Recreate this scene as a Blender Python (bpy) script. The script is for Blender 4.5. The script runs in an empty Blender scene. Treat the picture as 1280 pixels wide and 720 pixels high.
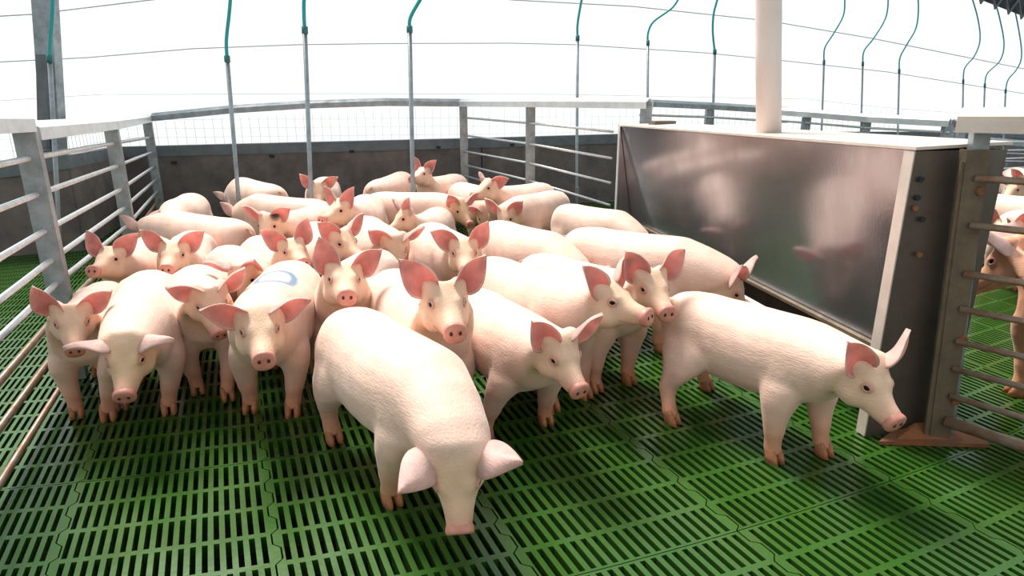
import bpy, bmesh, math, random
import numpy as np
from math import sin, cos, pi, radians, atan2, hypot
from mathutils import Vector, Matrix
from mathutils.bvhtree import BVHTree

scene = bpy.context.scene
col = scene.collection

# ---------------------------------------------------------------- camera
CAM_F, CAM_H = 800.0, 0.72
CAM_PITCH = math.atan(240.0 / 800.0)
cam_data = bpy.data.cameras.new('camera')
cam_data.sensor_width = 36.0
cam_data.lens = CAM_F * 36.0 / 1280.0
cam_data.clip_start = 0.02
cam = bpy.data.objects.new('camera', cam_data)
col.objects.link(cam)
cam.location = (0, 0, CAM_H)
cam.rotation_euler = (pi / 2 - CAM_PITCH, 0, 0)
scene.camera = cam

# ---------------------------------------------------------------- sky, sun, exposure
world = bpy.data.worlds.new('overcast_sky')
scene.world = world
world.use_nodes = True
bg = world.node_tree.nodes['Background']
bg.inputs['Color'].default_value = (0.82, 0.945, 1.0, 1)
bg.inputs['Strength'].default_value = 0.64
sun_d = bpy.data.lights.new('sun', 'SUN')
sun_d.energy = 5.2
sun_d.angle = radians(22)
sun_d.color = (1.0, 0.94, 0.86)
sun = bpy.data.objects.new('sun', sun_d)
col.objects.link(sun)
sun.rotation_euler = Vector((0.50, -0.66, -1.42)).to_track_quat('-Z', 'Y').to_euler()
scene.view_settings.view_transform = 'Standard'
scene.view_settings.look = 'None'
scene.view_settings.exposure = 0.29
scene.view_settings.gamma = 1.0
scene.view_settings.use_curve_mapping = False
scene.cycles.use_denoising = True
scene.cycles.max_bounces = 8
scene.cycles.diffuse_bounces = 4
scene.cycles.glossy_bounces = 4
scene.cycles.sample_clamp_indirect = 8

# ---------------------------------------------------------------- helpers
_c, _s = cos(CAM_PITCH), sin(CAM_PITCH)


def at(px, py, Y):
    """world point at forward distance Y seen in the photograph at (px, py)"""
    v = ((px - 640) / CAM_F, 1.0, -(py - 360) / CAM_F)
    w = (v[0], _c * v[1] + _s * v[2], -_s * v[1] + _c * v[2])
    t = Y / w[1]
    return Vector((w[0] * t, Y, w[2] * t + CAM_H))


def on_floor(px, py, z=0.0):
    v = ((px - 640) / CAM_F, 1.0, -(py - 360) / CAM_F)
    w = (v[0], _c * v[1] + _s * v[2], -_s * v[1] + _c * v[2])
    t = (z - CAM_H) / w[2]
    return Vector((w[0] * t, w[1] * t, z))


def h_at(py, Y):
    k = -(py - 360) / CAM_F
    return (k * _c - _s) * Y / (_c + k * _s) + CAM_H


def tag(o, label=None, cat=None, group=None, kind=None):
    if label: o['label'] = label
    if cat: o['category'] = cat
    if group: o['group'] = group
    if kind: o['kind'] = kind
    return o


def empty(name, loc=(0, 0, 0), rz=0.0):
    o = bpy.data.objects.new(name, None)
    o.empty_display_size = 0.05
    o.location = loc
    o.rotation_euler = (0, 0, rz)
    col.objects.link(o)
    return o


def link_mesh(name, me, mats, parent=None, smooth=False):
    if mats is not None:
        for m in (mats if isinstance(mats, (list, tuple)) else [mats]):
            me.materials.append(m)
    if smooth:
        me.polygons.foreach_set('use_smooth', [True] * len(me.polygons))
    o = bpy.data.objects.new(name, me)
    col.objects.link(o)
    o.parent = parent
    return o


class MB:
    """collects the shapes of ONE part"""
    def __init__(self):
        self.v, self.f, self.mi = [], [], []

    def add(self, vs, fs, mi=0):
        b = len(self.v)
        self.v += [tuple(p) for p in vs]
        self.f += [tuple(b + i for i in q) for q in fs]
        self.mi += [mi] * len(fs)
        return self

    def box(self, c, sx, sy, sz, rz=0.0):
        vs = []
        for x, y, z in ((-1, -1, -1), (1, -1, -1), (1, 1, -1), (-1, 1, -1), (-1, -1, 1), (1, -1, 1), (1, 1, 1), (-1, 1, 1)):
            a, b_ = x * sx / 2, y * sy / 2
            vs.append((c[0] + a * cos(rz) - b_ * sin(rz), c[1] + a * sin(rz) + b_ * cos(rz), c[2] + z * sz / 2))
        return self.add(vs, [(0, 3, 2, 1), (4, 5, 6, 7), (0, 1, 5, 4), (1, 2, 6, 5), (2, 3, 7, 6), (3, 0, 4, 7)])

    def hexa(self, vs):
        """eight corners: bottom loop then top loop"""
        return self.add(vs, [(0, 3, 2, 1), (4, 5, 6, 7), (0, 1, 5, 4), (1, 2, 6, 5), (2, 3, 7, 6), (3, 0, 4, 7)])

    def tube(self, pts, r, n=8):
        pts = [Vector(p) for p in pts]
        rs = r if isinstance(r, (list, tuple)) else [r] * len(pts)
        rings, ref = [], None
        for i, p in enumerate(pts):
            t = (pts[min(i + 1, len(pts) - 1)] - pts[max(i - 1, 0)]).normalized()
            if ref is None:
                ref = Vector((0, 0, 1)) if abs(t.z) < .9 else Vector((1, 0, 0))
            a = (ref - t * ref.dot(t)).normalized()
            ref = a
            b_ = t.cross(a)
            rings.append([p + (a * cos(2 * pi * k / n) + b_ * sin(2 * pi * k / n)) * rs[i] for k in range(n)])
        vs = [q for ring in rings for q in ring]
        fs = []
        for i in range(len(pts) - 1):
            for k in range(n):
                k2 = (k + 1) % n
                fs.append((i * n + k, i * n + k2, (i + 1) * n + k2, (i + 1) * n + k))
        fs.append(tuple(reversed(range(n))))
        fs.append(tuple((len(pts) - 1) * n + k for k in range(n)))
        return self.add(vs, fs)

    def sweep(self, profile, pts):
        """profile: closed list of (side, up) swept along a polyline with mitred horizontal sides"""
        pts = [Vector(p) for p in pts]
        m = len(profile)
        vs = []
        for i, p in enumerate(pts):
            d0 = (p - pts[i - 1]) if i > 0 else (pts[1] - p)
            d1 = (pts[i + 1] - p) if i < len(pts) - 1 else d0
            d0 = Vector((d0.x, d0.y, 0)).normalized()
            d1 = Vector((d1.x, d1.y, 0)).normalized()
            d = (d0 + d1).normalized()
            side = Vector((d.y, -d.x, 0)) / max(.5, d.dot(d0))
            vs += [p + side * a + Vector((0, 0, b_)) for a, b_ in profile]
        fs = []
        for i in range(len(pts) - 1):
            for k in range(m):
                k2 = (k + 1) % m
                fs.append((i * m + k, i * m + k2, (i + 1) * m + k2, (i + 1) * m + k))
        fs.append(tuple(reversed(range(m))))
        fs.append(tuple((len(pts) - 1) * m + k for k in range(m)))
        return self.add(vs, fs)

    def build(self, name, mats, parent=None, smooth=False, bevel=0.0, kind=None):
        me = bpy.data.meshes.new(name)
        me.from_pydata(self.v, [], self.f)
        if any(self.mi):
            me.polygons.foreach_set('material_index', self.mi)
        bm = bmesh.new(); bm.from_mesh(me)
        bmesh.ops.recalc_face_normals(bm, faces=bm.faces)
        if bevel:
            ed = [e for e in bm.edges if len(e.link_faces) == 2 and e.calc_face_angle(0) > .6]
            bmesh.ops.bevel(bm, geom=ed, offset=bevel, segments=2, affect='EDGES', profile=.6)
        bm.to_mesh(me); bm.free()
        o = link_mesh(name, me, mats, parent, smooth)
        if kind: o['kind'] = kind
        return o


# ---------------------------------------------------------------- materials
def mat(name, base, rough=.5, metal=0.0, var=None, scale=8.0, rvar=0.0, bump=0.0, bscale=60.0, stretch=None, spec=None, amount=.5, detail=5, coat=0):
    m = bpy.data.materials.new(name); m.use_nodes = True
    nt = m.node_tree; N, L = nt.nodes, nt.links
    b = N['Principled BSDF']
    b.inputs['Base Color'].default_value = (*base, 1)
    b.inputs['Roughness'].default_value = rough
    b.inputs['Metallic'].default_value = metal
    if spec is not None: b.inputs['Specular IOR Level'].default_value = spec
    if coat: b.inputs['Coat Weight'].default_value = coat
    tc = N.new('ShaderNodeTexCoord')
    mp = N.new('ShaderNodeMapping'); L.new(tc.outputs['Object'], mp.inputs['Vector'])
    if stretch: mp.inputs['Scale'].default_value = stretch
    nz = N.new('ShaderNodeTexNoise'); nz.inputs['Scale'].default_value = scale; nz.inputs['Detail'].default_value = detail
    nz.inputs['Roughness'].default_value = .65
    L.new(mp.outputs['Vector'], nz.inputs['Vector'])
    if var is not None:
        cr = N.new('ShaderNodeValToRGB')
        cr.color_ramp.elements[0].position = amount - .13; cr.color_ramp.elements[1].position = amount + .17
        cr.color_ramp.elements[0].color = (*base, 1); cr.color_ramp.elements[1].color = (*var, 1)
        L.new(nz.outputs['Fac'], cr.inputs['Fac']); L.new(cr.outputs['Color'], b.inputs['Base Color'])
    if rvar:
        mr = N.new('ShaderNodeMapRange'); mr.inputs['To Min'].default_value = rough - rvar; mr.inputs['To Max'].default_value = rough + rvar
        mr.inputs['From Min'].default_value = .3; mr.inputs['From Max'].default_value = .7
        L.new(nz.outputs['Fac'], mr.inputs['Value']); L.new(mr.outputs['Result'], b.inputs['Roughness'])
    if bump:
        n2 = N.new('ShaderNodeTexNoise'); n2.inputs['Scale'].default_value = bscale; n2.inputs['Detail'].default_value = 4
        L.new(mp.outputs['Vector'], n2.inputs['Vector'])
        bp = N.new('ShaderNodeBump'); bp.inputs['Strength'].default_value = bump; bp.inputs['Distance'].default_value = .004
        L.new(n2.outputs['Fac'], bp.inputs['Height']); L.new(bp.outputs['Normal'], b.inputs['Normal'])
    return m


M = {}
M['slat'] = mat('green_plastic', (.025, .082, .0095), .23, var=(.035, .104, .014), scale=5, rvar=.05, spec=.6, bump=.08, bscale=90)
M['pit'] = mat('pit_dark', (.004, .004, .0035), .9)
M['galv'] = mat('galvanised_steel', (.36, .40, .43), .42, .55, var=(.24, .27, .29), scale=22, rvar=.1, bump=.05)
M['galv_white'] = mat('bright_zinc', (.72, .76, .78), .38, .35, var=(.60, .63, .66), scale=16, rvar=.08)
M['rod'] = mat('zinc_rod', (.70, .74, .77), .36, .4, var=(.55, .55, .55), scale=30, rvar=.1)
M['rodrust'] = mat('worn_rod', (.36, .29, .23), .45, .35, var=(.28, .15, .08), scale=30, rvar=.1)
M['post_old'] = mat('weathered_post', (.20, .152, .098), .55, .3, var=(.13, .10, .07), scale=18, rvar=.1, bump=.1)
M['rust'] = mat('rusty_plate', (.34, .12, .04), .7, .2, var=(.20, .10, .06), scale=28, rvar=.1, bump=.3, bscale=120)
M['rim'] = mat('rusty_rim', (.62, .62, .62), .45, .4, var=(.36, .20, .12), scale=24, rvar=.1, bump=.2, bscale=90, amount=.52)
M['steel'] = mat('dull_stainless', (.43, .43, .465), .17, .80, var=(.34, .335, .355), scale=7, rvar=.04, bump=.035, bscale=220, stretch=(1, 1, .45))
M['steel_dark'] = mat('shaded_stainless', (.16, .13, .108), .42, .5, var=(.115, .092, .073), scale=10, rvar=.08)  # brown steel with the near plate's shade put into its colour
M['lid'] = mat('warm_lit_steel', (.80, .70, .63), .4, .3, var=(.66, .56, .49), scale=10)  # peach tone puts the warm light on gate cap and lid into colour
M['wall'] = mat('concrete_panel', (.185, .150, .135), .75, var=(.105, .090, .086), scale=7, bump=.35, bscale=45, rvar=.08)
M['sill'] = mat('concrete_sill', (.17, .19, .205), .7, var=(.12, .135, .15), scale=12, bump=.2)
M['bounce_wall'] = mat('pale_bounce', (.62, .58, .52), .8, var=(.54, .50, .45), scale=4)  # kept pale so the added wall bounces light onto the faces
M['mesh'] = mat('mesh_wire', (.50, .54, .56), .5, .4)
M['hose'] = mat('teal_hose', (.01, .34, .36), .38)
M['hose_dark'] = mat('hose_clamp', (.02, .16, .18), .4)
M['pvc'] = mat('pale_pvc', (.82, .74, .71), .42, var=(.76, .66, .60), scale=3)
M['rope'] = mat('grey_cord', (.45, .45, .47), .8)
M['roof'] = mat('dark_roof', (.02, .024, .03), .7)
M['eye'] = mat('dark_eye', (.010, .006, .005), .34, spec=.15)
M['hoof'] = mat('horn_hoof', (.52, .22, .10), .5, var=(.36, .14, .07), scale=60)
M['nostril'] = mat('nostril_dark', (.07, .018, .015), .6)
M['snout'] = mat('wet_snout', (.68, .31, .24), .45, var=(.60, .22, .17), scale=60, bump=.12, bscale=200)
M['lip'] = mat('lip_line', (.46, .25, .19), .6)
M['lid_skin'] = mat('eyelid_skin', (.62, .36, .29), .6)


def curtain_material():
    m = bpy.data.materials.new('white_curtain'); m.use_nodes = True
    nt = m.node_tree; N, L = nt.nodes, nt.links
    N.remove(N['Principled BSDF'])
    d = N.new('ShaderNodeBsdfDiffuse'); t = N.new('ShaderNodeBsdfTranslucent'); mx = N.new('ShaderNodeMixShader')
    d.inputs['Color'].default_value = (.93, .95, .96, 1); t.inputs['Color'].default_value = (.97, .985, .99, 1)
    mx.inputs['Fac'].default_value = .85
    L.new(d.outputs[0], mx.inputs[1]); L.new(t.outputs[0], mx.inputs[2]); L.new(mx.outputs[0], N['Material Output'].inputs['Surface'])
    return m


M['curtain'] = curtain_material()


def skin_material(name, ear=None):
    m = bpy.data.materials.new(name); m.use_nodes = True
    nt = m.node_tree; N, L = nt.nodes, nt.links
    b = N['Principled BSDF']
    tc = N.new('ShaderNodeTexCoord')
    nz = N.new('ShaderNodeTexNoise'); nz.inputs['Scale'].default_value = 26; nz.inputs['Detail'].default_value = 5
    L.new(tc.outputs['Object'], nz.inputs['Vector'])
    if ear is None or ear == 'tint':
        a = N.new('ShaderNodeAttribute'); a.attribute_name = 'tint'; src = a.outputs['Color']
    else:
        rgb = N.new('ShaderNodeRGB'); rgb.outputs[0].default_value = (*ear, 1); src = rgb.outputs[0]
    mr = N.new('ShaderNodeMapRange')
    mr.inputs['From Min'].default_value = .3; mr.inputs['From Max'].default_value = .7
    mr.inputs['To Min'].default_value = .90 if ear is None else .74; mr.inputs['To Max'].default_value = 1.06 if ear is None else 1.14
    L.new(nz.outputs['Fac'], mr.inputs['Value'])
    if ear is None:
        # faint tan grime in soft blotches
        n3 = N.new('ShaderNodeTexNoise'); n3.inputs['Scale'].default_value = 9; n3.inputs['Detail'].default_value = 6
        n3.inputs['Roughness'].default_value = .7
        L.new(tc.outputs['Object'], n3.inputs['Vector'])
        m3 = N.new('ShaderNodeMapRange'); m3.inputs['From Min'].default_value = .50; m3.inputs['From Max'].default_value = .74
        m3.inputs['To Min'].default_value = 0; m3.inputs['To Max'].default_value = .40
        L.new(n3.outputs['Fac'], m3.inputs['Value'])
        mc = N.new('ShaderNodeMix'); mc.data_type = 'RGBA'
        L.new(m3.outputs['Result'], mc.inputs['Factor']); L.new(src, mc.inputs['A']); mc.inputs['B'].default_value = (.66, .40, .27, 1)
        src = mc.outputs['Result']
    mul = N.new('ShaderNodeVectorMath'); mul.operation = 'SCALE'
    L.new(src, mul.inputs[0]); L.new(mr.outputs['Result'], mul.inputs['Scale'])
    L.new(mul.outputs['Vector'], b.inputs['Base Color'])
    b.inputs['Roughness'].default_value = .56
    b.inputs['Specular IOR Level'].default_value = .3
    b.inputs['Sheen Weight'].default_value = .28
    b.inputs['Sheen Roughness'].default_value = .35
    b.inputs['Sheen Tint'].default_value = (1, .96, .93, 1)
    # short bristles lying back along the body
    mp = N.new('ShaderNodeMapping'); mp.inputs['Scale'].default_value = (.22, 1, 1)
    L.new(tc.outputs['Object'], mp.inputs['Vector'])
    n2 = N.new('ShaderNodeTexNoise'); n2.inputs['Scale'].default_value = 330; n2.inputs['Detail'].default_value = 3
    L.new(mp.outputs['Vector'], n2.inputs['Vector'])
    bp = N.new('ShaderNodeBump'); bp.inputs['Strength'].default_value = .34; bp.inputs['Distance'].default_value = .003
    L.new(n2.outputs['Fac'], bp.inputs['Height']); L.new(bp.outputs['Normal'], b.inputs['Normal'])
    if ear is not None:
        tr = N.new('ShaderNodeBsdfTranslucent'); L.new(mul.outputs['Vector'], tr.inputs['Color'])
        mx = N.new('ShaderNodeMixShader'); mx.inputs['Fac'].default_value = .38
        L.new(b.outputs[0], mx.inputs[1]); L.new(tr.outputs[0], mx.inputs[2])
        L.new(mx.outputs[0], N['Material Output'].inputs['Surface'])
    return m


M['skin'] = skin_material('pig_skin')
M['ear_in'] = skin_material('ear_inner', 'tint')
M['ear_out'] = skin_material('ear_outer', (.86, .62, .56))
M['tail'] = skin_material('tail_skin', (.82, .56, .47))

# ---------------------------------------------------------------- slatted floor
WX = [-0.57886, 0.13468, 0.00086, 0.00019, 0.3422, 0.00154, -0.00033, 0.00916, -0.00123, -0.00143]
WY = [1.50144, -0.32474, 0.00391, 0.00042, 0.10589, -0.00753, 0.00075, 0.01252, 0.00161, -0.00108]
IJ = [(i, j) for i in range(4) for j in range(4 - i)]
ROW = 0.246


def lay(X, r):
    """tile coordinates (column, slot row) -> floor position"""
    x, y = np.asarray(X) - 1.2, np.asarray(r) * ROW + 1.0
    B = [x ** i * y ** j for i, j in IJ]
    return sum(c * b for c, b in zip(WX, B)), sum(c * b for c, b in zip(WY, B))


floor = empty('floor')
tag(floor, 'green slatted plastic pen floor of interlocking tiles over a dark pit', None, None, 'structure')
NS, NR, MARG = 18, 6, .036
pitch = (1 - 2 * MARG) / (NS - .5)
slot = pitch * .5
xs = [MARG]
for k in range(NS):
    xs.append(MARG + k * pitch + slot)
    if k < NS - 1: xs.append(MARG + (k + 1) * pitch)
ys = []
for k in range(NR):
    ys += [k + .07, k + .93]
ZT, ZB = 0.0, -0.028


def zig(y, sgn):
    """outline of the interlocking edge: half tooth out, half tooth in, per slot row"""
    pts = []
    for k in range(NR):
        pts += [(k + .02, -.012), (k + .36, -.012), (k + .50, .022), (k + .86, .022)]
    return [(p, q) for p, q in pts]


def make_tile(ci, rj):
    V, Fc = [], []

    def vert(X, r, z):
        V.append((X, r, z)); return len(V) - 1
    yl = [0.012] + ys + [NR - 0.012]
    nx, ny = len(xs), len(yl)
    top = [[vert(x, y, ZT) for y in yl] for x in xs]
    bot = [[vert(x, y, ZB) for y in yl] for x in xs]
    for i in range(nx - 1):
        for j in range(ny - 1):
            is_slot = (i % 2 == 0) and (j % 2 == 1)
            a, b, c, d = top[i][j], top[i + 1][j], top[i + 1][j + 1], top[i][j + 1]
            if not is_slot:
                Fc.append((a, b, c, d))
            else:
                e, f, g, h = bot[i][j], bot[i + 1][j], bot[i + 1][j + 1], bot[i][j + 1]
                Fc += [(a, b, f, e), (b, c, g, f), (c, d, h, g), (d, a, e, h)]
    # toothed margins
    for side in (0, 1):
        inner = top[0] if side == 0 else top[-1]
        z0 = zig(0, 0)
        x0 = 0.0 if side == 0 else 1.0
        gap = .004 if side == 0 else -.004
        outer = [vert(x0 + gap + z0[0][1], yl[0], ZT)] + [vert(x0 + q + gap, p, ZT) for p, q in z0] + [vert(x0 + gap + z0[0][1], yl[-1], ZT)]
        outb = [vert(V[o][0], V[o][1], ZB) for o in outer]
        Fc.append(tuple(inner) + tuple(reversed(outer)))
        for k in range(len(outer) - 1):
            Fc.append((outer[k], outer[k + 1], outb[k + 1], outb[k]))
        for jj, yy in ((0, yl[0]), (-1, yl[-1])):
            Fc.append((inner[jj], outer[jj], outb[jj], (bot[0] if side == 0 else bot[-1])[jj]))
    for j in (0, ny - 1):
        for i in range(nx - 1):
            Fc.append((top[i][j], top[i + 1][j], bot[i + 1][j], bot[i][j]))
    A = np.array(V)
    X, Y = lay(A[:, 0] + ci, A[:, 1] + rj)
    cx, cy = lay(ci + .5, rj + 3.0)
    P = np.stack([X - cx, Y - cy, A[:, 2]], 1)
    me = bpy.data.meshes.new('floor_tile')
    me.from_pydata([tuple(p) for p in P], [], Fc)
    bm = bmesh.new(); bm.from_mesh(me)
    bmesh.ops.recalc_face_normals(bm, faces=bm.faces)
    tris = [f for f in bm.faces if len(f.verts) > 4]
    bmesh.ops.triangulate(bm, faces=tris)
    up = [f for f in bm.faces if abs(f.normal.z) > .9]
    if up and sum(f.normal.z for f in up) < 0:
        bmesh.ops.reverse_faces(bm, faces=bm.faces)
    bm.to_mesh(me); bm.free()
    o = link_mesh('floor_tile', me, M['slat'], floor)
    o.location = (float(cx), float(cy), 0)
    return o


def to_px(x, y, z=0.0):
    z -= CAM_H
    d = _c * y - _s * z; u = _s * y + _c * z
    if d < .05: return None
    return 640 + CAM_F * x / d, 360 - CAM_F * u / d


ntile = 0
for ci in range(-8, 12):
    for j in range(-9, 3):
        cx, cy = lay(ci + .5, 6 * j + 3.0)
        if not (-3.8 < cx < 3.2 and .35 < cy < 4.5): continue
        q = to_px(cx, cy)
        if q is None or not (-520 < q[0] < 1700 and q[1] < 1080): continue
        # keep the grid where it still runs true
        x1, y1 = lay(ci + 1.5, 6 * j + 3.0); x2, y2 = lay(ci + .5, 6 * j + 9.0)
        if not (.2 < hypot(x1 - cx, y1 - cy) < .75 and .25 < hypot(x2 - cx, y2 - cy) < 1.0): continue
        make_tile(ci, 6 * j); ntile += 1
print('tiles', ntile)
pit = MB().box((0, 3.0, -.40), 14, 12, .02).build('ground_pit', M['pit'])
tag(pit, 'dark manure pit under the slatted floor', None, None, 'structure')

# ---------------------------------------------------------------- back wall, wire mesh, curtain
WALL = [Vector((-4.8, 2.30, 0)), Vector((-2.48, 2.86, 0)), Vector((-2.08, 3.04, 0)), Vector((-2.34, 3.88, 0)), Vector((-.20, 4.30, 0)), Vector((1.3, 4.75, 0)), Vector((3.2, 5.35, 0)), Vector((7.5, 7.2, 0))]
WTOP = [.36, .405, .455, .43, .455, .47, .44, .36]


def rect_prof(w, h):
    return [(-w / 2, 0), (w / 2, 0), (w / 2, h), (-w / 2, h)]


def strip_wall(name, pts, z0s, z1s, off, th, m, parent=None, uv=None):
    mb = MB()
    n = len(pts)
    out = []
    for i, p in enumerate(pts):
        d0 = (p - pts[i - 1]) if i else (pts[1] - p)
        d1 = (pts[i + 1] - p) if i < n - 1 else d0
        d = (d0.normalized() + d1.normalized()).normalized()
        out.append(Vector((-d.y, d.x, 0)))
    vs = []
    for i, p in enumerate(pts):
        a = p + out[i] * off; b = p + out[i] * (off + th)
        for q, z in ((a, z0s[i]), (b, z0s[i]), (b, z1s[i]), (a, z1s[i])):
            vs.append((q.x, q.y, z))
    fs = []
    for i in range(n - 1):
        for k in range(4):
            k2 = (k + 1) % 4
            fs.append((4 * i + k, 4 * i + k2, 4 * i + 4 + k2, 4 * i + 4 + k))
    fs += [(0, 1, 2, 3), tuple(4 * (n - 1) + k for k in range(4))]
    mb.add(vs, fs)
    return mb.build(name, m, parent)


wall = empty('wall_back', (0, 0, 0))
tag(wall, 'low dark concrete panel wall along the back of the pens', None, None, 'structure')
for i in range(len(WALL) - 1):
    a, b = WALL[i], WALL[i + 1]
    d = (b - a).normalized()
    nseg = max(1, round((b - a).length / 1.05))
    for k in range(nseg):
        t0, t1 = k / nseg, (k + 1) / nseg
        p0 = a.lerp(b, t0) + d * .004; p1 = a.lerp(b, t1) - d * .004
        z0 = WTOP[i] + (WTOP[i + 1] - WTOP[i]) * t0; z1 = WTOP[i] + (WTOP[i + 1] - WTOP[i]) * t1
        strip_wall('wall_panel', [p0, p1], [0, 0], [z0 - .062, z1 - .062], 0, .05, M['wall'], wall)
strip_wall('wall_sill', WALL, [z - .062 for z in WTOP], WTOP, -.006, .066, M['sill'], wall)
# bolts on the sill
for px, py in ((218, 203), (340, 195), (440, 189), (548, 184), (640, 181)):
    base = None
    for i in range(len(WALL) - 1):
        a, b = WALL[i], WALL[i + 1]
        # intersect pixel ray with wall plane
        r = at(px, py, 1.0); o_ = Vector((0, 0, CAM_H)); dr = r - o_
        dd = b - a; nx, ny = -dd.y, dd.x
        t = ((a.x - o_.x) * nx + (a.y - o_.y) * ny) / (dr.x * nx + dr.y * ny)
        p = o_ + dr * t
        s_ = (p - a).dot(dd) / dd.dot(dd)
        if 0 <= s_ <= 1: base = p; break
    if base is not None:
        MB().box((base.x, base.y - .006, base.z), .03, .012, .016, .18).build('bracket', M['roof'], wall)

# wire mesh between the wall and the rail height
mb = MB()
Wm = WALL[0:7]
WmT = WTOP[0:7]
for i in range(len(Wm) - 1):
    a, b = Wm[i], Wm[i + 1]
    L_ = (b - a).length
    nw = int(L_ / .052)
    for k in range(nw):
        p = a.lerp(b, k / nw); z0 = WmT[i] + (WmT[i + 1] - WmT[i]) * k / nw
        zt_ = float(np.interp(p.x, [-3, -2.1, -.2, 3], [.60, .575, .67, .62]))
        mb.box((p.x, p.y + .03, (z0 + zt_) / 2), .0013, .0013, zt_ - z0)
    rz = atan2(b.y - a.y, b.x - a.x)
    for zz in (.48, .532, .584):
        m_ = (a + b) / 2
        mb.box((m_.x, m_.y + .03, zz), L_, .0012, .0012, rz)
mb.build('wire_mesh', M['mesh'], wall, kind='stuff')

CUR = [Vector((-5.2, 1.6, 0)), Vector((-3.4, 3.25, 0)), Vector((-2.34, 3.94, 0))] + [p.copy() for p in WALL[4:]]
curtain = strip_wall('wall_curtain', CUR, [.05, .05] + [z - .03 for z in WTOP[3:]], [1.40, 1.40, 1.50, 1.60, 1.75, 1.95, 2.3], .10, .003, M['curtain'])
tag(curtain, 'bright white translucent curtain wall behind the pens', None, None, 'structure')


def curtain_hit(px, py, off=.07):
    o_ = Vector((0, 0, CAM_H)); dr = at(px, py, 1.0) - o_
    best = None
    for i in range(len(CUR) - 1):
        a, b = CUR[i], CUR[i + 1]
        dd = (b - a); n = Vector((-dd.y, dd.x, 0)).normalized()
        a2 = a + n * off
        den = dr.x * n.x + dr.y * n.y
        if abs(den) < 1e-6: continue
        t = ((a2.x - o_.x) * n.x + (a2.y - o_.y) * n.y) / den
        if t <= 0: continue
        p = o_ + dr * t
        s_ = (p - a2).dot(dd) / dd.dot(dd)
        if -.05 <= s_ <= 1.05 and (best is None or t < best[0]): best = (t, p)
    return best[1] if best else None


def rope(pix, r, label):
    pts = []
    for k in range(len(pix) - 1):
        for q in range(6):
            f = q / 6
            p = curtain_hit(pix[k][0] + (pix[k + 1][0] - pix[k][0]) * f, pix[k][1] + (pix[k + 1][1] - pix[k][1]) * f)
            if p is not None: pts.append(p)
    p = curtain_hit(*pix[-1])
    if p is not None: pts.append(p)
    o = MB().tube(pts, r, 5).build('curtain_cord', M['rope'])
    tag(o, label, 'cord', 'cords along the curtain')


rope([(-30, 79), (110, 72), (240, 61), (370, 56), (480, 54.5), (640, 54), (720, 56), (880, 66), (980, 76), (1110, 90), (1280, 117), (1310, 123)], .0030, 'grey cord along the white curtain at mid height')
rope([(-30, 22), (40, 18), (180, 1), (300, -12), (480, -14), (640, 0), (790, 8), (960, 26), (1090, 48), (1280, 86), (1310, 94)], .0034, 'higher grey cord near the top edge of the white curtain')
rope([(-30, 128), (30, 124), (130, 118), (220, 118), (420, 117), (700, 118), (1010, 124), (1100, 134), (1180, 140), (1300, 152)], .0012, 'thin low cord on the white curtain just above the pen rails')

# ---------------------------------------------------------------- pen fences
CAP = [(-.026, -.030), (-.026, 0), (0, .016), (.026, 0), (.026, -.030), (.021, -.030), (.021, -.004), (0, .010), (-.021, -.004), (-.021, -.030)]


def channel_post(name, base, top, w, rz, m, parent, lip=.012):
    """steel channel: web and two lips"""
    mb = MB()
    base, top = Vector(base), Vector(top)
    ax = Vector((cos(rz), sin(rz), 0)); ay = Vector((-sin(rz), cos(rz), 0))
    prof = [(-w / 2, 0), (w / 2, 0), (w / 2, w * .62), (w / 2 - .004, w * .62), (w / 2 - .004, .004), (-w / 2 + .004, .004), (-w / 2 + .004, w * .62), (-w / 2, w * .62)]
    n = len(prof)
    vs = [base + ax * a + ay * b for a, b in prof] + [top + ax * a + ay * b for a, b in prof]
    fs = [(k, (k + 1) % n, n + (k + 1) % n, n + k) for k in range(n)]
    fs += [tuple(reversed(range(n))), tuple(range(n, 2 * n))]
    mb.add(vs, fs)
    return mb.build(name, m, parent)


def fence(name, label, posts, rods, rod_r, capruns, rodmat, postmat, pw=.05, group=None, prz=0.0, lowmat=None):
    """posts: (x, y, top z, rod heights); rods run through every post"""
    root = empty(name, (posts[0][0], posts[0][1], 0))
    base = Vector((posts[0][0], posts[0][1], 0))
    tag(root, label, 'fence', group)
    for (x, y, zt, hs, show) in posts:
        if show:
            channel_post('post', Vector((x, y, 0)) - base, Vector((x, y, zt)) - base, pw, prz, postmat, root)
    for k in range(rods):
        pts = [Vector((x, y, hs[k])) - base for (x, y, zt, hs, show) in posts]
        pts = [p + Vector((0, -.004, 0)) for p in pts]
        MB().tube(pts, rod_r, 8).build('rod', lowmat if lowmat and k >= rods - 3 else rodmat, root, smooth=True)
    for run, m in capruns:
        MB().sweep(CAP, [Vector(p) - base for p in run]).build('top_rail', m, root)
    return root


def hs_from(pys, Y):
    return [h_at(p, Y) for p in pys]


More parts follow.
